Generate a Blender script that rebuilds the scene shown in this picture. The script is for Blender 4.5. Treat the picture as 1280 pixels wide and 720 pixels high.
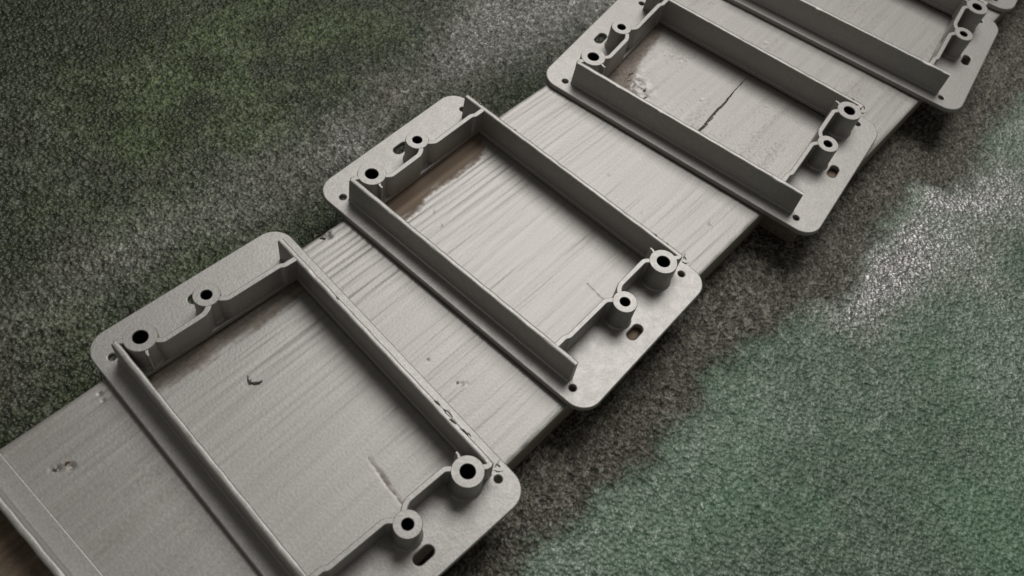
import bpy, bmesh, math, random
import numpy as np
from mathutils import Matrix, Vector

random.seed(4)
rng = np.random.default_rng(4)
for o in list(bpy.data.objects):
    bpy.data.objects.remove(o)
scene = bpy.context.scene
COL = scene.collection
MM = 0.001                                   # everything below is written in millimetres

# ------------------------------------------------------------------ camera
Rm = ((0.65014433, -0.74842716, 0.13103102),
      (-0.59599633, -0.60929757, -0.52301515),
      (0.47127563, 0.26194133, -0.8421912))
cam_d = bpy.data.cameras.new('camera')
cam = bpy.data.objects.new('camera', cam_d)
COL.objects.link(cam)
r, d, f = Rm
cam.matrix_world = Matrix(((r[0], -d[0], -f[0], -126.6005 * MM), (r[1], -d[1], -f[1], -74.3059 * MM),
                           (r[2], -d[2], -f[2], 204.4779 * MM), (0, 0, 0, 1)))
cam_d.sensor_width = 36
cam_d.lens = 36 * 1099.4 / 1280
cam_d.clip_start = 0.005
cam_d.clip_end = 20
cam_d.dof.use_dof = True
cam_d.dof.focus_distance = 0.245
cam_d.dof.aperture_fstop = 24
scene.camera = cam

# ------------------------------------------------------------------ light: one big window beyond the top of the picture, dim room around
world = bpy.data.worlds.new('World')
scene.world = world
world.use_nodes = True
bg = world.node_tree.nodes['Background']
bg.inputs[0].default_value = (1.0, 0.98, 0.90, 1)
bg.inputs[1].default_value = 0.10


def area(name, loc, target, sx, sy, watts, color):
    l = bpy.data.lights.new(name, 'AREA')
    l.shape = 'RECTANGLE'
    l.size, l.size_y, l.energy, l.color = sx, sy, watts, color
    o = bpy.data.objects.new(name, l)
    o.location = loc
    o.rotation_euler = (Vector(target) - Vector(loc)).to_track_quat('-Z', 'Y').to_euler()
    COL.objects.link(o)


area('window_light', (0.66, 0.28, 1.18), (0.0, 0, 0), 0.74, 0.74, 11.3, (1.0, 0.985, 0.965))

scene.render.resolution_x, scene.render.resolution_y = 1024, 576
scene.view_settings.view_transform = 'Standard'
scene.view_settings.look = 'None'
scene.view_settings.exposure = 0.0
scene.view_settings.gamma = 1.0


# ------------------------------------------------------------------ materials
class NT:
    def __init__(s, name):
        s.m = bpy.data.materials.new(name)
        s.m.use_nodes = True
        s.t = s.m.node_tree
        s.b = s.t.nodes['Principled BSDF']

    def n(s, kind, **kw):
        x = s.t.nodes.new(kind)
        for k, v in kw.items():
            if k in x.inputs.keys():
                x.inputs[k].default_value = v
            else:
                setattr(x, k, v)
        return x

    def l(s, a, b):
        s.t.links.new(a, b)

    def noise(s, scale, detail=2, rough=0.5, vec=None, stretch=None):
        x = s.n('ShaderNodeTexNoise', Scale=scale, Detail=detail, Roughness=rough)
        tc = s.n('ShaderNodeTexCoord')
        src = tc.outputs['Object']
        if stretch:
            mp = s.n('ShaderNodeMapping')
            mp.inputs['Scale'].default_value = stretch
            s.l(src, mp.inputs[0])
            src = mp.outputs[0]
        s.l(src, x.inputs['Vector'])
        return x.outputs['Fac']

    def ramp(s, fac, stops):
        x = s.n('ShaderNodeValToRGB')
        e = x.color_ramp.elements
        while len(e) < len(stops):
            e.new(0.5)
        for q, (p, c) in zip(e, stops):
            q.position = p
            q.color = c if len(c) == 4 else (*c, 1)
        s.l(fac, x.inputs[0])
        return x.outputs[0]

    def mix(s, fac, a, b, mode='MIX'):
        x = s.n('ShaderNodeMix', data_type='RGBA', blend_type=mode)
        for sock, v in ((x.inputs[0], fac), (x.inputs[6], a), (x.inputs[7], b)):
            if hasattr(v, 'links'):
                s.l(v, sock)
            else:
                sock.default_value = v if isinstance(v, float) else (*v, 1)
        return x.outputs[2]

    def math(s, op, a, b=None, clamp=False):
        x = s.n('ShaderNodeMath', operation=op, use_clamp=clamp)
        for sock, v in ((x.inputs[0], a), (x.inputs[1], b)):
            if v is None:
                continue
            if hasattr(v, 'links'):
                s.l(v, sock)
            else:
                sock.default_value = v
        return x.outputs[0]

    def bump(s, height, dist, strength=1.0, normal=None):
        x = s.n('ShaderNodeBump', Strength=strength, Distance=dist)
        s.l(height, x.inputs['Height'])
        if normal is not None:
            s.l(normal, x.inputs['Normal'])
        return x.outputs[0]

    def attr(s, name):
        return s.n('ShaderNodeAttribute', attribute_name=name).outputs['Fac']


PAINT = (0.41, 0.392, 0.372)


def paint_color(t):
    grit = t.noise(1500, 2, 0.7)
    blot = t.noise(55, 3)
    c = t.ramp(grit, [(0.3, tuple(v * 0.82 for v in PAINT)), (0.7, tuple(v * 1.14 for v in PAINT))])
    return t.mix(0.35, c, t.ramp(blot, [(0.3, tuple(v * 0.90 for v in PAINT)), (0.7, tuple(v * 1.07 for v in PAINT))]))


def make_paint():
    t = NT('grey_spray_paint')
    t.l(paint_color(t), t.b.inputs['Base Color'])
    t.b.inputs['Metallic'].default_value = 0.66
    t.b.inputs['Coat Weight'].default_value = 0.28
    t.b.inputs['Coat Roughness'].default_value = 0.32
    rg = t.ramp(t.noise(400, 2), [(0.3, (0.49,) * 3), (0.7, (0.54,) * 3)])
    t.l(rg, t.b.inputs['Roughness'])
    t.l(t.bump(t.noise(1500, 2), 0.00006, 0.7), t.b.inputs['Normal'])
    return t.m


def make_board_mat():
    t = NT('painted_board')
    bare = t.attr('bare')
    pc = paint_color(t)
    grain = t.noise(90, 4, 0.6, stretch=(0.06, 6, 6))
    pc = t.mix(0.5, pc, t.ramp(grain, [(0.3, tuple(v * 0.86 for v in PAINT)), (0.7, tuple(v * 1.1 for v in PAINT))]))
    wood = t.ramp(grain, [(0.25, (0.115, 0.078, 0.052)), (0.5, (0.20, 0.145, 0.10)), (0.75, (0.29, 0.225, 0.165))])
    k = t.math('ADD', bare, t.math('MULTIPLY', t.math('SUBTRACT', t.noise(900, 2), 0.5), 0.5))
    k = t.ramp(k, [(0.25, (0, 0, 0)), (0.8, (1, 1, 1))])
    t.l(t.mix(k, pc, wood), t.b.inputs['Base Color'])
    t.l(t.math('MULTIPLY', t.math('SUBTRACT', 1.0, k), 0.66), t.b.inputs['Metallic'])
    t.l(t.ramp(k, [(0, (0.52,) * 3), (1, (0.75,) * 3)]), t.b.inputs['Roughness'])
    b1 = t.bump(grain, 0.00018, 0.5)
    t.l(t.bump(t.noise(1300, 2), 0.00007, 0.6, b1), t.b.inputs['Normal'])
    return t.m


def make_ground_mat():
    t = NT('sprayed_felt')
    cov = t.attr('overspray')
    fine = t.math('ADD', t.math('MULTIPLY', t.noise(1500, 3, 0.7), 0.50), t.math('MULTIPLY', t.attr('peak'), 0.50))
    mid = t.noise(260, 3, 0.6)
    g1 = t.ramp(fine, [(0.38, (0.005, 0.007, 0.003)), (0.5, (0.022, 0.029, 0.012)), (0.66, (0.085, 0.100, 0.055))])
    g2 = t.ramp(mid, [(0.3, (0.014, 0.014, 0.007)), (0.7, (0.024, 0.042, 0.014))])
    green = t.mix(0.45, g1, g2)
    brown = t.ramp(fine, [(0.35, (0.026, 0.022, 0.016)), (0.51, (0.105, 0.090, 0.070)), (0.66, (0.28, 0.25, 0.21))])
    teal = t.ramp(fine, [(0.30, (0.050, 0.100, 0.062)), (0.5, (0.140, 0.240, 0.152)), (0.72, (0.30, 0.42, 0.30))])
    ol = t.ramp(fine, [(0.36, (0.016, 0.024, 0.008)), (0.5, (0.055, 0.082, 0.030)), (0.66, (0.17, 0.22, 0.105))])
    green = t.mix(t.attr('olive'), green, ol)
    green = t.mix(t.attr('teal'), green, teal)
    base = t.mix(t.attr('dust'), green, brown)
    silver = t.ramp(fine, [(0.30, (0.17, 0.165, 0.155)), (0.5, (0.38, 0.37, 0.355)), (0.72, (0.68, 0.67, 0.655))])
    k = t.math('ADD', cov, t.math('MULTIPLY', t.math('SUBTRACT', fine, 0.5), 1.3))
    k = t.math('ADD', k, t.math('MULTIPLY', t.math('SUBTRACT', mid, 0.5), 0.35))
    k = t.math('MULTIPLY', t.math('MULTIPLY', k, cov, True), 1.0, True)
    t.l(t.mix(k, base, silver), t.b.inputs['Base Color'])
    t.b.inputs['Roughness'].default_value = 0.42
    t.l(t.math('MULTIPLY', k, 0.6), t.b.inputs['Metallic'])
    t.b.inputs['Specular IOR Level'].default_value = 0.4
    vo = t.n('ShaderNodeTexVoronoi', feature='SMOOTH_F1', Scale=900.0, Randomness=1.0, Smoothness=0.35)
    t.l(t.n('ShaderNodeTexCoord').outputs['Object'], vo.inputs['Vector'])
    hgt = t.math('SUBTRACT', 1.0, vo.outputs['Distance'])
    t.l(t.bump(t.noise(2200, 2), 0.00012, 0.6, t.bump(hgt, 0.0007, 0.9)), t.b.inputs['Normal'])
    return t.m


def plain(name, color, rough=0.6):
    t = NT(name)
    t.l(t.ramp(t.noise(900, 2), [(0.3, tuple(v * 0.8 for v in color)), (0.7, tuple(v * 1.2 for v in color))]), t.b.inputs['Base Color'])
    t.b.inputs['Roughness'].default_value = rough
    return t.m


M_PAINT = make_paint()
M_BOARD = make_board_mat()
M_GROUND = make_ground_mat()
M_BLACK = plain('bare_black_plastic', (0.008, 0.008, 0.008), 0.5)
M_CHIP = plain('torn_wood', (0.26, 0.18, 0.12), 0.8)


# ------------------------------------------------------------------ helpers
def link(name, mesh, parent=None, mats=()):
    o = bpy.data.objects.new(name, mesh)
    COL.objects.link(o)
    o.parent = parent
    for m in mats:
        mesh.materials.append(m)
    return o


def tag(o, label, cat, group=None):
    o['label'], o['category'] = label, cat
    if group:
        o['group'] = group


def vnoise(x, y, cell, seed):
    """smooth value noise, -1..1"""
    rg = np.random.default_rng(seed)
    tab = rg.uniform(-1, 1, (256, 256))
    u, v = x / cell, y / cell
    i, j = np.floor(u).astype(int), np.floor(v).astype(int)
    a, b = u - i, v - j
    a, b = a * a * (3 - 2 * a), b * b * (3 - 2 * b)
    g = lambda p, q: tab[p % 256, q % 256]
    return (g(i, j) * (1 - a) + g(i + 1, j) * a) * (1 - b) + (g(i, j + 1) * (1 - a) + g(i + 1, j + 1) * a) * b


def sstep(e0, e1, x):
    t = np.clip((x - e0) / (e1 - e0), 0, 1)
    return t * t * (3 - 2 * t)


def grid_mesh(name, X, Y, Z, attrs, skirt=None):
    """sheet from 2-D arrays (mm); skirt: depth to which the rim is carried down and closed"""
    nx, ny = X.shape
    co = np.stack([X, Y, Z], -1).reshape(-1, 3)
    idx = np.arange(nx * ny).reshape(nx, ny)
    q = np.stack([idx[:-1, :-1], idx[1:, :-1], idx[1:, 1:], idx[:-1, 1:]], -1).reshape(-1, 4)
    vals = {k: v.reshape(-1) for k, v in attrs.items()}
    if skirt is not None:
        ring = np.concatenate([idx[:-1, 0], idx[-1, :-1], idx[:0:-1, -1], idx[0, :0:-1]])
        parts, start = [ring], len(co)
        prev = ring
        for k, (inset, dz) in enumerate(skirt):
            c = co[ring].copy()
            ctr = c[:, :2].mean(0)
            c[:, 2] = dz
            dirs = np.roll(c[:, :2], -1, 0) - np.roll(c[:, :2], 1, 0)
            nrm = np.stack([dirs[:, 1], -dirs[:, 0]], 1)
            nrm /= np.linalg.norm(nrm, axis=1)[:, None] + 1e-9
            c[:, :2] += nrm * inset
            co = np.concatenate([co, c])
            cur = np.arange(len(co) - len(ring), len(co))
            q = np.concatenate([q, np.stack([prev, cur, np.roll(cur, -1), np.roll(prev, -1)], -1)])
            prev = cur
        for kk in vals:
            extra = np.zeros(len(co) - len(vals[kk]))
            if kk == 'bare':
                extra[:] = 0.62
            vals[kk] = np.concatenate([vals[kk], extra])
    me = bpy.data.meshes.new(name)
    me.vertices.add(len(co))
    me.vertices.foreach_set('co', (co * MM).astype(np.float32).ravel())
    me.loops.add(q.size)
    me.loops.foreach_set('vertex_index', q.ravel().astype(np.int32))
    me.polygons.add(len(q))
    me.polygons.foreach_set('loop_start', np.arange(0, q.size, 4, dtype=np.int32))
    for kk, v in vals.items():
        a = me.attributes.new(kk, 'FLOAT', 'POINT')
        a.data.foreach_set('value', v.astype(np.float32))
    me.update()
    me.validate()
    me.shade_smooth()
    if skirt is not None:
        me.set_sharp_from_angle(angle=math.radians(42))
    return me


def axis(lo, hi, step, out_lo, out_hi):
    a = list(np.arange(lo, hi + 1e-6, step))
    s, x = step, lo
    pre = []
    while x > out_lo:
        s *= 1.25
        x -= s
        pre.append(x)
    s, x = step, a[-1]
    post = []
    while x < out_hi:
        s *= 1.25
        x += s
        post.append(x)
    return np.array(pre[::-1] + a + post)


# ------------------------------------------------------------------ ground: green felt with silver overspray round the work
GZ = -12.0
gx = axis(-155, 256, 0.46, -1600, 1600)
gy = axis(-168, 186, 0.46, -1600, 1600)
X, Y = np.meshgrid(gx, gy, indexing='ij')
fade = np.clip(1 - (np.maximum(np.maximum(-160 - X, X - 262), np.maximum(-172 - Y, Y - 192))) / 30, 0, 1)
g1 = 0.75 * vnoise(X, Y, 0.95, 1) + 0.3 * vnoise(X * 0.8 + Y * 0.6, Y * 0.8 - X * 0.6, 1.7, 4)
lumps = np.clip(vnoise(X, Y, 1.4, 6), 0.35, 1) - 0.35
grit = 0.42 * g1 + 0.26 * rng.uniform(-1, 1, X.shape) + 0.9 * lumps * (0.4 + 0.6 * sstep(-0.3, 0.5, vnoise(X, Y, 45, 7)))
Z = GZ - 0.75 + fade * grit * 0.62 + 0.15 * vnoise(X, Y, 30, 3)
peak = np.clip(0.5 + 0.62 * grit, 0, 1)
# how far the spray reached: the boards and frames kept it off a band along their right side
edge_pts = [(-900, -60), (-110, -60), (-72, -58), (-57, -57.5), (-30, -62.5), (-18, -66), (6, -67), (12, -62), (24, -62), (36, -67), (58, -74), (64, -78), (90, -76.5),
            (104, -73.5), (127, -74), (134, -87), (150, -87), (170, -81.5), (200, -85), (215, -88), (240, -100), (900, -100)]
ex, ey = np.array(edge_pts).T
wob = 2.0 * vnoise(X, Y, 9, 11) + 1.8 * vnoise(X, Y, 3.5, 12) + 1.5 * vnoise(X, Y, 1.6, 16)
dr = (np.interp(X, ex, ey) - Y) + wob                     # > 0: beyond the masked band on the right
blot = vnoise(X, Y, 34, 13) * 0.6 + vnoise(X, Y, 15, 14) * 0.4
streak = vnoise(X * 0.45 + Y * 0.3, Y - X * 0.25, 13, 15)
right = sstep(-5, 12.0, dr) * (np.interp(X, [-80, -20, 20, 60, 200], [0.25, 0.42, 0.62, 0.75, 0.8]) * np.exp(-np.clip(dr, 0, None) / np.interp(X, [-60, 20, 80], [20, 26, 32])) * (0.85 + 0.7 * vnoise(X, Y, 22, 21)) + 0.27 + 0.20 * blot)
dl = Y - np.interp(X, [-900, -130, 56, 130, 900], [50, 46, 36, 26, 10])        # distance beyond the boards on the left
ridge = np.exp(-((dl - 33 - 6 * vnoise(X, Y, 40, 22)) / 15.0) ** 2)
left = ridge * sstep(-135, -75, X) * (0.40 + 0.20 * blot + 0.12 * streak) + sstep(40, 70, dl) * np.clip(0.02 + 0.16 * vnoise(X, Y, 38, 23) + 0.07 * streak, 0, 0.22)
left += 0.22 * sstep(2, 14, dl) * sstep(20, 90, X)
left += 0.10 * sstep(4, 20, dl)
teal = sstep(-2, 9, dr) * (Y < 0) * np.clip(0.80 + 0.28 * vnoise(X, Y, 40, 71) + 0.12 * vnoise(X, Y, 14, 72), 0, 1)
teal = np.maximum(teal, (Y > 0) * 0.0)
olive = np.zeros_like(X)
for ox, oy, orad, oa in [(-23, 110, 22, 0.8), (6, 114, 20, 0.9), (-52, 100, 18, 0.6), (-77, 62, 24, 0.7), (40, 120, 26, 0.6), (-95, 80, 16, 0.4), (75, 105, 24, 0.4)]:
    olive += 0.75 * oa * np.exp(-((X - ox) ** 2 + (Y - oy) ** 2) / (1.7 * orad) ** 2) * (0.8 + 0.7 * vnoise(X, Y, 12, 81))
olive = np.clip(olive, 0, 1)
cov = np.where(Y < 0, right, np.clip(left, 0, 0.8))
band = (1 - sstep(-5, 8, dr)) * (Y < 0)
dust = np.clip(band * 0.75 + 0.35 * ridge * (Y > 0) + 0.18 * vnoise(X, Y, 12, 24), 0, 1)
cov = np.clip(cov + band * (0.16 + 0.10 * vnoise(X, Y, 14, 25)), 0, 1)
ground = link('ground', grid_mesh('ground', X, Y, Z, {'overspray': cov, 'dust': dust, 'teal': teal, 'peak': peak, 'olive': olive}), None, [M_GROUND])
ground['kind'] = 'structure'


# ------------------------------------------------------------------ frame poses (x, y, turn) and their slight lean on the boards
FR = [(-160.6, 2.2, -0.028), (-77.735, 0.038, -0.0893), (0, 0, 0), (88.399, -11.126, 0.1081), (171.489, -20.045, 0.1454), (238.6, -11.6, 0.1454)]
TILT = [(0, 0, 0.3), (0.0015, 0.008, 0.45), (-0.008, -0.0042, 0.30), (0.0037, -0.0033, 0.31), (0.0045, -0.0019, 0.28), (0, 0, 0.3)]


def to_local(k, X, Y):
    x, y, a = FR[k]
    c, s = math.cos(a), math.sin(a)
    return c * (X - x) + s * (Y - y), -s * (X - x) + c * (Y - y)


def bare_mask(X, Y, strips):
    """wood the spray did not reach behind the end wall of a frame"""
    m = np.zeros_like(X)
    for k, (ys, amp) in strips.items():
        u, v = to_local(k, X, Y)
        lim = np.interp(u, *np.array(ys).T) + 0.35 * vnoise(X, Y, 1.3, 31)
        a = sstep(-2.6, 1.6, v - lim + 0.9 * vnoise(X * 0.1, Y, 0.9, 33)) * (np.abs(u) < 24) * (v < 40)
        m = np.maximum(m, a * amp)
        for q in FR[k:k + 1]:                             # bare wood under the flange
            inside = (np.abs(u) < 28) & (np.abs(v) < 49)
            opening = (np.abs(u) < 22.9) & (np.abs(v) < 33.6)
            m = np.where(inside & ~opening, 0.9, m)
    return m


def pit(X, Y, x, y, r, depth):
    r = r * 0.62
    return -depth * np.exp(-(((X - x) ** 2 + (Y - y) ** 2) / (r * r)) ** 1.5)


def line_groove(X, Y, pts, w, depth):
    best = np.full(X.shape, 1e9)
    for (x0, y0), (x1, y1) in zip(pts[:-1], pts[1:]):
        dx, dy = x1 - x0, y1 - y0
        t = np.clip(((X - x0) * dx + (Y - y0) * dy) / (dx * dx + dy * dy), 0, 1)
        best = np.minimum(best, np.hypot(X - x0 - t * dx, Y - y0 - t * dy))
    return -depth * np.exp(-(best / w) ** 2)


# ---- the long board under the nearer frames
S = np.concatenate([np.arange(-330, -140, 3.0), np.arange(-140, 58.01, 0.5)])
T = np.linspace(0, 1, 200)
A, B = np.meshgrid(S, T, indexing='ij')
yl = 43.7 + (A + 127) * (32.1 - 43.7) / 183.3
yr = -43.3 + (A + 49) * (-47.2 + 43.3) / 108 - 0.0
Y = yr + (yl - yr) * B
X = A + np.where(A > 20, (A - 20) / 38.0, 0) * (6.5 - (Y + 8) * 0.1)
Z = np.zeros_like(X)
vv = Y + 0.055 * X                                         # across the grain
rs = np.random.default_rng(9)
for _ in range(150):
    c, w, h = rs.uniform(-45, 45), rs.uniform(0.2, 0.45), rs.uniform(0.02, 0.085)
    x0, ln = rs.uniform(-110, 60), rs.uniform(25, 110)
    sgn = -1 if c > 4 else (1 if rs.random() < 0.65 else -1)
    if -6 < c < 8:
        h *= 0.35
    wv = vv - c - 0.5 * vnoise(X, X * 0 + c, 40, 40)
    Z += sgn * h * np.exp(-(wv / w) ** 2) * sstep(x0 - ln / 2 - 8, x0 - ln / 2 + 8, X) * (1 - sstep(x0 + ln / 2 - 8, x0 + ln / 2 + 8, X))
for c, h, w, xa, xb in [(34.5, -.10, .3, -60, 10), (32.2, -.16, .32, -66, 20), (30.2, -.12, .3, -60, 34), (28.3, -.18, .3, -70, 26), (26.0, -.13, .35, -64, 40), (24.1, -.17, .3, -72, 12), (21.6, -.12, .3, -60, 44), (19.7, -.18, .32, -76, 30), (17.0, -.14, .3, -72, 16), (13.6, -.17, .34, -80, 40),
                       (11.0, -.08, .3, -30, 30), (-6.5, .10, .3, -76, -20), (-8.8, .14, .28, -44, 30), (-12.4, .12, .3, -80, 20), (-15.6, .15, .26, -50, 34), (-17.8, .10, .3, -86, -10), (-20.8, .15, .28, -60, 26), (-23.4, .12, .28, -82, 22), (-26.4, .14, .3, -64, 30), (-30.0, .12, .3, -70, 26), (-34, .1, .3, -60, 20)]:
    wv = vv - c - 0.35 * vnoise(X, X * 0 + c, 46, 44)
    Z += 0.62 * h * np.exp(-(wv / w) ** 2) * sstep(xa - 6, xa + 6, X) * (1 - sstep(xb - 6, xb + 6, X)) * np.clip(0.55 + 0.8 * vnoise(X, X * 0 + c, 18, 45), 0, 1.4)
Z *= 0.12 + 0.88 * sstep(-92, -62, X + 0.4 * Y)
Z += 0.05 * vnoise(X * 0.12, vv * 2, 2.0, 41)
for p in [(-43.3, -20.7, 0.55, 0.5), (-44.5, -9.7, 0.5, 0.4), (-44.0, -19.6, 0.4, 0.5), (-42.6, -21.5, 0.4, 0.4), (40.5, -5, 0.5, 0.35), (48, -38, 0.6, 0.35), (31.5, 12, 0.4, 0.3), (26.5, 10, 0.5, 0.3),
          (-9, 22.4, 0.4, 0.35), (-11, 17.5, 0.5, 0.3), (-123.9, 30.9, 0.9, 0.7), (-121.6, 29.3, 1.0, 0.8), (-125.2, 31.8, 0.5, 0.5), (-106.5, 39.8, 0.6, 0.6), (-106.9, 37.8, 0.4, 0.5),
          (-37.5, 38.2, 0.9, 0.9), (-35.4, 37.3, 0.7, 0.8), (-36.3, 35.9, 0.5, 0.7), (-39.2, 38.9, 0.8, 0.5), (36, -21, 0.5, 0.3), (-25, -33, 0.5, 0.3)]:
    Z += pit(X, Y, *p)
Z += line_groove(X, Y, [(-73.6, -17.8), (-74.7, -24.5), (-75.2, -26), (-76.3, -33.5)], 0.28, 0.09)
Z += line_groove(X, Y, [(-74.3, -22.0), (-75.2, -26)], 0.4, 0.14)
Z += line_groove(X, Y, [(4.3, -24.5), (3.3, -31.5)], 0.26, 0.08)
Z += line_groove(X, Y, [(-36.5, 38.6), (-35.9, 35.8)], 0.35, 0.5)
# worn, slightly rounded edges
ed = np.minimum((yl - Y), (Y - yr))
Z -= 0.12 * np.exp(-(ed / 0.3)) + 0.10 * np.exp(-ed / 0.6) * (1 + vnoise(X, Y, 2.5, 43))
st0 = [(-24, 27.4), (-20, 28.6), (-12, 28.0), (-9, 28.0), (-4, 29.2), (2, 29.2), (8, 28.4), (16, 28.6), (22, 29.4)]
st1 = [(-24, 25.8), (-17, 26.8), (-12, 26.2), (-9, 26.6), (-7.5, 28.0), (-1, 28.3), (6, 27.2), (15, 27.3), (19, 28.5), (22, 31)]
bare = bare_mask(X, Y, {0: ([(-24, 28), (24, 28)], 0.9), 1: (st0, 0.60), 2: (st1, 1.0)})
u0, v0 = to_local(0, X, Y)
bare = np.maximum(bare, 0.8 * ((np.abs(u0) < 24) & (v0 > -20) & (v0 < 40)) * sstep(3, 14, u0 + 0.0 * v0))
bare = np.maximum(bare, 0.6 * np.exp(-((X + 36.5) ** 2 + (Y - 37.8) ** 2) / 2.5))
bare = np.maximum(bare, 0.55 * np.exp(-((X + 122.7) ** 2 + (Y - 30) ** 2) / 1.6))
for sc, sa in (([(-73.6, -17.8), (-74.7, -24.5), (-75.2, -26), (-76.3, -33.5)], 0.55), ([(-74.5, -23.0), (-75.2, -26)], 0.75), ([(4.3, -24.5), (3.3, -31.5)], 0.5)):
    bare = np.maximum(bare, -line_groove(X, Y, sc, 0.4, sa))
thin = (1 - sstep(-112, -98, X)) * np.clip(0.27 + 0.05 * vnoise(X, Y, 9, 61) + 0.05 * vnoise(X * 0.2, vv, 2.5, 62), 0, 1)  # dimmer light at the board's near end, painted in by mixing in wood colour
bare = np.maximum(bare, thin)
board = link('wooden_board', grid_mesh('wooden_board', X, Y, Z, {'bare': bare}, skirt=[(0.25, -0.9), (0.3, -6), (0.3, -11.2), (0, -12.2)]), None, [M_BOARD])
tag(board, 'long grey painted board with fine grain streaks, lying under the nearer plastic frames', 'wooden board')

# ---- the smoother, cracked board under the far frames
S = np.concatenate([np.arange(0, 66, 0.5), np.arange(66, 270, 1.5)])
T = np.linspace(-61.5, 27.5, 180)
T = np.sort(np.concatenate([T, np.arange(-16.5, -9.5, 0.14)]))
A, B = np.meshgrid(S, T, indexing='ij')
X = 65.6 - (B + 8) * 0.1 + A
Y = B + 0.5 - 0.030 * (X - 128) * (1 - 0.2 * sstep(60, 160, X)) + 1.0
Z = 0.06 * vnoise(X * 0.4, Y, 7, 51) + 0.05 * vnoise(X * 0.12, Y * 1.6, 2.4, 52)
cp = np.array([(66, -14.9), (72, -14.5), (76, -14.2), (80, -14.25), (84, -13.7), (89, -13.3), (92, -13.5), (96, -12.9), (102, -12.4), (111, -11.9)])
cy = np.interp(X, *cp.T) + 0.12 * vnoise(X, X * 0, 1.5, 53)
cw = np.interp(X, [66, 74, 78, 84, 92, 96, 100, 111], [0.03, 0.05, 0.24, 0.28, 0.24, 0.18, 0.10, 0.04])
Z -= np.interp(X, [66, 74, 78, 100, 111], [0.08, 0.2, 1.6, 1.2, 0.25]) * np.exp(-((Y - cy) / np.maximum(cw, 0.04)) ** 4) * (1 - sstep(108, 112, X))
ragged = np.exp(-(((X - 75.5) / 6.0) ** 2 + ((Y - 13) / 6.5) ** 2) ** 1.5)
Z += ragged * (0.42 * vnoise(X, Y, 1.3, 54) + 0.35 * vnoise(X, Y, 2.7, 55))
for _ in range(26):
    Z += pit(X, Y, rs.uniform(66, 150), rs.uniform(-52, 20), rs.uniform(0.35, 0.8), rs.uniform(-0.3, 0.3))
ed = np.minimum(B + 61.5, 27.5 - B)
Z -= 0.14 * np.exp(-(ed / 0.3))
st2 = [(-24, 22), (-17, 23.5), (-12, 25.0), (-6, 26.4), (0, 28.5), (8, 29), (16, 29.5), (22, 30.5)]
bare = bare_mask(X, Y, {3: (st2, 0.62), 4: ([(-24, 28), (24, 29)], 0.7)})
bare = np.maximum(bare, ragged * np.clip(0.25 + 0.6 * vnoise(X, Y, 1.7, 56), 0, 0.55))
bare = np.maximum(bare, np.clip(0.22 + 0.06 * vnoise(X, Y, 11, 63) + 0.05 * vnoise(X * 0.15, Y, 2.2, 64), 0, 1))
board2 = link('wooden_board', grid_mesh('wooden_board', X, Y, Z, {'bare': bare}, skirt=[(0.25, -0.9), (0.3, -6), (0.3, -11.2), (0, -12.2)]), None, [M_BOARD])
tag(board2, 'smoother grey painted board split by a thin dark crack, lying under the far plastic frames', 'wooden board')


# ------------------------------------------------------------------ the plastic frame, built once
H, HB, TF = 10.36, 10.44, 1.8


def arc(cx, cy, r, a0, a1, n):
    return [(cx + r * math.cos(math.radians(a0 + (a1 - a0) * i / n)), cy + r * math.sin(math.radians(a0 + (a1 - a0) * i / n))) for i in range(n + 1)]


def plate(name, loops, z0, z1, bev, res=2):
    """solid sheet with holes and softly rounded rims, from closed 2-D outlines"""
    cu = bpy.data.curves.new(name, 'CURVE')
    cu.dimensions = '2D'
    cu.fill_mode = 'BOTH'
    for lp in loops:
        sp = cu.splines.new('POLY')
        sp.points.add(len(lp) - 1)
        for p, (x, y) in zip(sp.points, lp):
            p.co = (x * MM, y * MM, 0, 1)
        sp.use_cyclic_u = True
    cu.extrude = ((z1 - z0) / 2 - bev) * MM
    cu.bevel_depth = bev * MM
    cu.bevel_resolution = res
    cu.offset = -bev * MM
    o = bpy.data.objects.new('outline', cu)
    COL.objects.link(o)
    dg = bpy.context.evaluated_depsgraph_get()
    me = bpy.data.meshes.new_from_object(o.evaluated_get(dg))
    bpy.data.objects.remove(o)
    bpy.data.curves.remove(cu)
    me.transform(Matrix.Translation((0, 0, (z0 + z1) / 2 * MM)))
    me.materials.clear()
    me.name = name
    me.polygons.foreach_set('use_smooth', [True] * len(me.polygons))
    me.set_sharp_from_angle(angle=math.radians(40))
    return me


def offset_strip(pts, w):
    """closed outline of a wall that follows pts, w wide (w may be a list)"""
    n = len(pts)
    ws = w if isinstance(w, (list, tuple)) else [w] * n
    L, Rr = [], []
    for i, (x, y) in enumerate(pts):
        a = pts[max(i - 1, 0)]
        b = pts[min(i + 1, n - 1)]
        d1 = Vector((x - a[0], y - a[1])) if i > 0 else Vector((b[0] - x, b[1] - y))
        d2 = Vector((b[0] - x, b[1] - y)) if i < n - 1 else d1
        d1.normalize()
        d2.normalize()
        n1, n2 = Vector((-d1.y, d1.x)), Vector((-d2.y, d2.x))
        m = (n1 + n2)
        m.normalize()
        k = min(1.0 / max(m.dot(n1), 0.5), 1.6) * ws[i] / 2
        L.append((x + m.x * k, y + m.y * k))
        Rr.append((x - m.x * k, y - m.y * k))
    return Rr + L[::-1]


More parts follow.
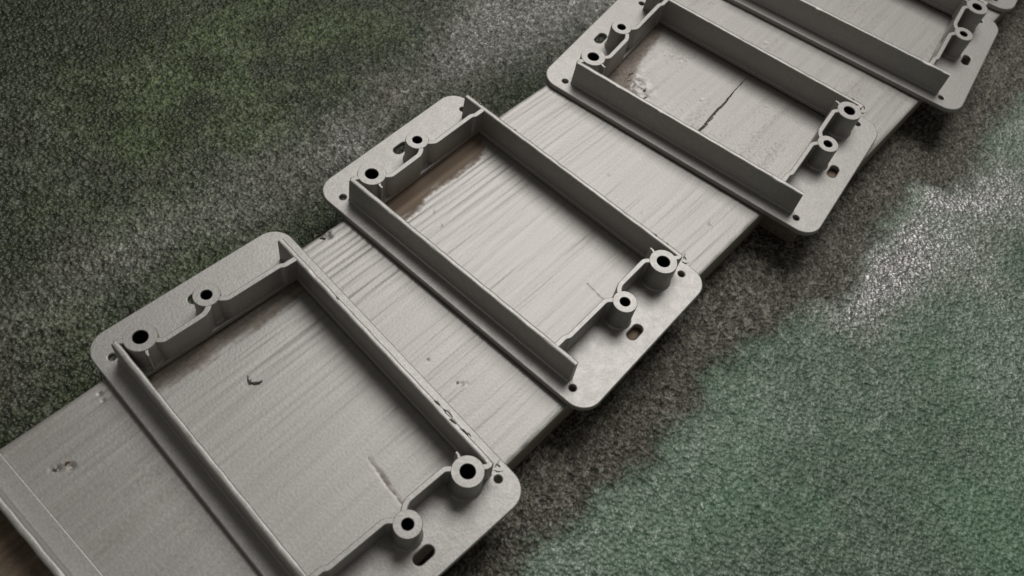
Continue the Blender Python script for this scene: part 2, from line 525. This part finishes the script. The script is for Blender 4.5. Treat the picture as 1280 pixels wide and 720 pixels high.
def smooth_path(pts, rad=0.8, n=3):
    out = [pts[0]]
    for a, b, c in zip(pts[:-2], pts[1:-1], pts[2:]):
        A_, B_, C_ = Vector(a), Vector(b), Vector(c)
        d1, d2 = A_ - B_, C_ - B_
        k = min(rad, d1.length * 0.45, d2.length * 0.45)
        p, q = B_ + d1.normalized() * k, B_ + d2.normalized() * k
        for i in range(n + 1):
            t = i / n
            out.append(tuple(p * (1 - t) ** 2 + B_ * 2 * t * (1 - t) + q * t * t))
    out.append(pts[-1])
    return out


def flange_mesh():
    w, l, rr = 29.2, 50.0, 6.0
    outer = arc(w - rr, l - rr, rr, 0, 90, 12) + arc(-w + rr, l - rr, rr, 90, 180, 12) + arc(-w + rr, -l + rr, rr, 180, 270, 12) + arc(w - rr, -l + rr, rr, 270, 360, 12)
    iw, il = 22.45, 33.2
    loops = [outer, [(-iw, -il), (-iw, il), (iw, il), (iw, -il)]]
    for sx in (-1, 1):
        for sy in (-1, 1):
            loops.append(arc(sx * 25.13, sy * 42.38, 0.95, 360, 15, 23))
    for s in (-1, 1):                                      # the slotted hole beside each small boss
        sl = arc(1.35, 0, 1.4, -90, 90, 10) + arc(-1.35, 0, 1.4, 90, 270, 10)
        loops.append([(x, y + s * 44.14) for x, y in sl])
    return plate('flange', loops, 0, TF, 0.32)


def side_wall_mesh(side, damage=False, seed=0):
    """long wall; thin lip at the top, faint step and fillet at the foot"""
    rg = random.Random(seed)
    bm = bmesh.new()
    # (across, z): across grows outwards
    prof = [(-0.85, TF - 0.1), (-0.85, H - 0.30), (-0.62, H - 0.05), (-0.30, H), (0.30, H), (0.62, H - 0.08), (0.80, H - 0.35), (0.92, TF + 0.55), (1.05, TF + 0.28), (1.35, TF - 0.05)]
    xc = 23.55
    N = 68
    rows = []
    for i in range(N + 1):
        y = -40.6 + 81.2 * i / N
        j = 0.035 * math.sin(i * 0.9 + seed) + rg.uniform(-0.03, 0.03)
        dmg = 0.0
        if damage and -32 < y < -18:
            dmg = rg.uniform(-0.1, 0.28) * math.sin((y + 32) / 14 * math.pi)
        nick = -rg.uniform(0.1, 0.3) if rg.random() < 0.05 else 0
        row = []
        for a, z in prof:
            top = z > H - 1
            aa = a + (j if top else j * 0.4) + (dmg * (0.9 if a > 0 else -0.4) if top else 0)
            zz = z + (rg.uniform(-0.03, 0.03) + nick * (a > 0) - dmg * 0.5 * rg.random() if top else 0)
            if i in (0, N):
                yy = y + (0.25 if i == 0 else -0.25) * (z > H - 0.4)
            else:
                yy = y
            row.append(bm.verts.new(((side * (xc + aa)) * MM, yy * MM, zz * MM)))
        rows.append(row)
    for a, b in zip(rows[:-1], rows[1:]):
        for k in range(len(prof) - 1):
            bm.faces.new((a[k], a[k + 1], b[k + 1], b[k]) if side < 0 else (a[k + 1], a[k], b[k], b[k + 1]))
    bm.faces.new(rows[0])
    bm.faces.new(rows[-1])
    bmesh.ops.recalc_face_normals(bm, faces=bm.faces)
    me = bpy.data.meshes.new('side_wall')
    bm.to_mesh(me)
    bm.free()
    me.shade_smooth()
    me.set_sharp_from_angle(angle=math.radians(50))
    return me


def rot180(pts):
    return [(-x, -y) for x, y in pts]


def end_wall_pieces():
    """the three stretches of thin wall at the lower end (CD); each joins a boss by a short neck"""
    a = smooth_path([(-23.2, -33.3), (-19.6, -33.35), (-18.7, -34.0), (-3.3, -34.1), (-1.9, -35.2), (-1.2, -36.2)], 0.7)
    b = smooth_path([(0.6, -36.0), (2.0, -34.6), (3.6, -33.85), (14.6, -33.85), (15.9, -35.0), (16.6, -36.2)], 0.7)
    c = smooth_path([(21.3, -39.1), (22.4, -40.0), (23.6, -40.0)], 0.5)
    return [(a, 1.5), (b, 1.5), (c, 1.5)]


def boss_mesh(rad, hole, name='screw_boss'):
    prof = [(rad + 0.55, TF - 0.02), (rad + 0.35, TF + 0.22), (rad + 0.12, TF + 0.55), (rad + 0.08, TF + 2), (rad + 0.02, HB - 0.4), (rad - 0.02, HB - 0.16), (rad - 0.16, HB),
            (hole + 0.16, HB), (hole + 0.04, HB - 0.10), (hole, HB - 0.4), (hole - 0.08, TF + 0.3)]
    n = 56
    bm = bmesh.new()
    rings = [[bm.verts.new((q * math.cos(2 * math.pi * i / n) * MM, q * math.sin(2 * math.pi * i / n) * MM, z * MM)) for i in range(n)] for q, z in prof]
    for k, (A_, B_) in enumerate(zip(rings[:-1], rings[1:])):
        for i in range(n):
            fc = bm.faces.new((A_[i], A_[(i + 1) % n], B_[(i + 1) % n], B_[i]))
            if k >= 9:
                fc.material_index = 1
    fc = bm.faces.new(rings[-1])
    fc.material_index = 1
    bmesh.ops.recalc_face_normals(bm, faces=bm.faces)
    me = bpy.data.meshes.new(name)
    bm.to_mesh(me)
    bm.free()
    me.shade_smooth()
    me.set_sharp_from_angle(angle=math.radians(22))
    return me


ME = {'flange': flange_mesh()}
ME['flange'].materials.append(M_PAINT)
SB, LB = (0.04, -38.06), (18.23, -37.86)
ME['small'] = boss_mesh(3.38, 1.38)
ME['large'] = boss_mesh(3.98, 1.82)
for k in ('small', 'large'):
    ME[k].materials.append(M_PAINT)
    ME[k].materials.append(M_BLACK)
EW = []
for pts, w in end_wall_pieces():
    EW.append((plate('end_wall', [offset_strip(pts, w)], TF - 0.1, H - 0.02, 0.22, 2), pts))
    EW[-1][0].materials.append(M_PAINT)
RIB = plate('rib', [offset_strip([(18.9, -34.3), (19.35, -33.4), (19.45, -32.5)], [0.9, 0.65, 0.5])], TF, H - 0.10, 0.12, 1)
RIB.materials.append(M_PAINT)
SW = {(s, dm): side_wall_mesh(s, dm, 3 + s + 7 * dm) for s, dm in ((-1, False), (1, False), (1, True))}
for m_ in SW.values():
    m_.materials.append(M_PAINT)

GROUP = 'plastic frames laid in a row along the boards'


def child(name, me, parent, loc=(0, 0, 0), rz=0.0):
    o = bpy.data.objects.new(name, me)
    COL.objects.link(o)
    o.parent = parent
    o.location = (loc[0] * MM, loc[1] * MM, loc[2] * MM)
    o.rotation_euler = (0, 0, rz)
    return o


def place(root, k):
    x, y, a = FR[k]
    tx, ty, z = TILT[k]
    root.matrix_world = Matrix.Translation((x * MM, y * MM, z * MM)) @ Matrix.Rotation(a, 4, 'Z') @ Matrix.Rotation(ty, 4, 'X') @ Matrix.Rotation(-tx, 4, 'Y')


def make_frame():
    root = bpy.data.objects.new('plastic_frame', None)
    COL.objects.link(root)
    root.empty_display_size = 0.01
    child('flange', ME['flange'], root)
    child('side_wall', SW[(-1, False)], root)
    child('side_wall', SW[(1, False)], root)
    for rz in (0, math.pi):                                # the frame is the same turned half round
        s = 1 if rz == 0 else -1
        child('screw_boss', ME['small'], root, (s * SB[0], s * SB[1], 0), rz)
        child('screw_boss', ME['large'], root, (s * LB[0], s * LB[1], 0), rz)
        for me, _ in EW:
            child('end_wall', me, root, rz=rz)
        child('rib', RIB, root, rz=rz)
    return root


LABELS = ['grey plastic frame at the lower left, mostly outside the picture, beside plain smooth board',
          'nearest whole grey plastic frame, around the board with the curled paint flake',
          'grey plastic frame around bare brown wood and strong grain streaks, middle of the row',
          'grey plastic frame around the dark crack in the board',
          'grey plastic frame just beyond the cracked board, cut by the top edge',
          'farthest grey plastic frame, only a rounded corner showing at the top right']
proto = make_frame()
frames = []
for k in range(6):
    if k == 0:
        fr = proto
    else:
        fr = proto.copy()
        COL.objects.link(fr)
        for ch in proto.children:
            c = ch.copy()
            COL.objects.link(c)
            c.parent = fr
            if k == 1 and c.data == SW[(1, False)]:
                c.data = SW[(1, True)]
                c['label'] = 'scraped long wall with torn paint'
    place(fr, k)
    tag(fr, LABELS[k], 'plastic frame', GROUP)
    frames.append(fr)


# ------------------------------------------------------------------ bits: paint flake, chips, burrs
def crumb_mesh(name, seed, pts, rad, mat):
    """short irregular ridge of dried paint / torn fibre along pts (mm)"""
    rg = random.Random(seed)
    bm = bmesh.new()
    n = 7
    rings = []
    for k, (x, y, z) in enumerate(pts):
        q = rad * (0.35 if k in (0, len(pts) - 1) else rg.uniform(0.75, 1.2))
        a = pts[max(k - 1, 0)]
        b = pts[min(k + 1, len(pts) - 1)]
        t = (Vector(b) - Vector(a)).normalized()
        u = t.orthogonal().normalized()
        v = t.cross(u)
        rings.append([bm.verts.new((Vector((x, y, z)) + (u * math.cos(i * 2 * math.pi / n) + v * math.sin(i * 2 * math.pi / n)) * q * rg.uniform(0.7, 1.25)) * MM) for i in range(n)])
    for A_, B_ in zip(rings[:-1], rings[1:]):
        for i in range(n):
            bm.faces.new((A_[i], A_[(i + 1) % n], B_[(i + 1) % n], B_[i]))
    bm.faces.new(rings[0])
    bm.faces.new(rings[-1])
    bmesh.ops.recalc_face_normals(bm, faces=bm.faces)
    me = bpy.data.meshes.new(name)
    bm.to_mesh(me)
    bm.free()
    me.shade_smooth()
    me.materials.append(mat)
    return me


fl = link('paint_flake', crumb_mesh('paint_flake', 1, [(-79.2, 19.0, 0.2), (-79.6, 18.0, 0.35), (-80.0, 16.9, 0.25), (-79.5, 16.2, 0.35), (-78.4, 15.6, 0.5), (-77.6, 15.4, 0.2)], 0.42, M_PAINT))
tag(fl, 'small curled L-shaped paint flake on the board inside the nearest frame', 'paint flake')
for k, (pts, rad) in enumerate([
        ([(-124.9, 31.3, 0.2), (-124.3, 31.0, 0.5), (-123.6, 31.4, 0.2)], 0.35),
        ([(-122.4, 30.2, 0.1), (-121.9, 30.6, 0.6), (-121.1, 30.3, 0.2)], 0.32),
        ([(-38.4, 37.4, 0.2), (-37.3, 36.5, 0.4), (-36.6, 36.9, 0.2)], 0.35),
        ([(-39.6, 38.3, 0.1), (-38.8, 38.9, 0.3), (-38.0, 38.7, 0.0)], 0.4)]):
    child('splinter', crumb_mesh('splinter', 20 + k, pts, rad, M_CHIP if k % 2 else M_PAINT), board)
for k in range(9):
    x, y = 75.0 + rs.normal(0, 3.6), 13 + rs.normal(0, 3.6)
    child('splinter', crumb_mesh('splinter', 40 + k, [(x, y, 0.1), (x + rs.uniform(0.5, 1.4), y + rs.uniform(-0.5, 0.5), 0.5), (x + rs.uniform(1.6, 2.4), y + rs.uniform(-0.8, 0.8), 0.15)], rs.uniform(0.2, 0.4), M_PAINT), board2)
# whiskers of plastic left at the corner by the large boss
BUR = [[(24.6, -40.7, 9.6), (25.2, -41.2, 8.6), (25.6, -41.6, 7.6)], [(24.4, -40.9, 8.4), (25.6, -40.6, 8.0), (26.6, -40.3, 8.3)], [(24.2, -41.0, 7.2), (25.0, -41.9, 6.6), (25.7, -42.6, 6.9)]]
for k in (1, 2, 3):
    for i, pts in enumerate(BUR):
        if k == 3 and i == 1:
            continue
        child('burr', crumb_mesh('burr', 60 + i + 5 * k, [(x + 0.2 * math.sin(k * 3 + i), y, z) for x, y, z in pts], 0.26, M_PAINT), frames[k])
for i, (y, ln) in enumerate([(-19.5, 2.0), (-22.6, 3.0), (-25.4, 2.2), (-28.8, 2.6), (-30.6, 1.4)]):
    x = 23.9 + 0.35 * math.sin(i * 2.1)
    child('burr', crumb_mesh('burr', 90 + i, [(x, y, H - 0.1), (x + 0.5, y - ln * 0.4, H + 0.25), (x + 0.35, y - ln, H - 0.15)], 0.3, M_PAINT), frames[1])
for i, (k, y, ln) in enumerate([(2, -30, 2.0), (2, -34.5, 1.2), (2, 22, 1.4), (2, 36, 1.3), (1, 18, 1.6), (3, -36, 1.5)]):
    child('burr', crumb_mesh('burr', 110 + i, [(23.9, y, H - 0.15), (24.1, y - ln * 0.5, H + 0.12), (23.8, y - ln, H - 0.15)], 0.24, M_PAINT), frames[k])
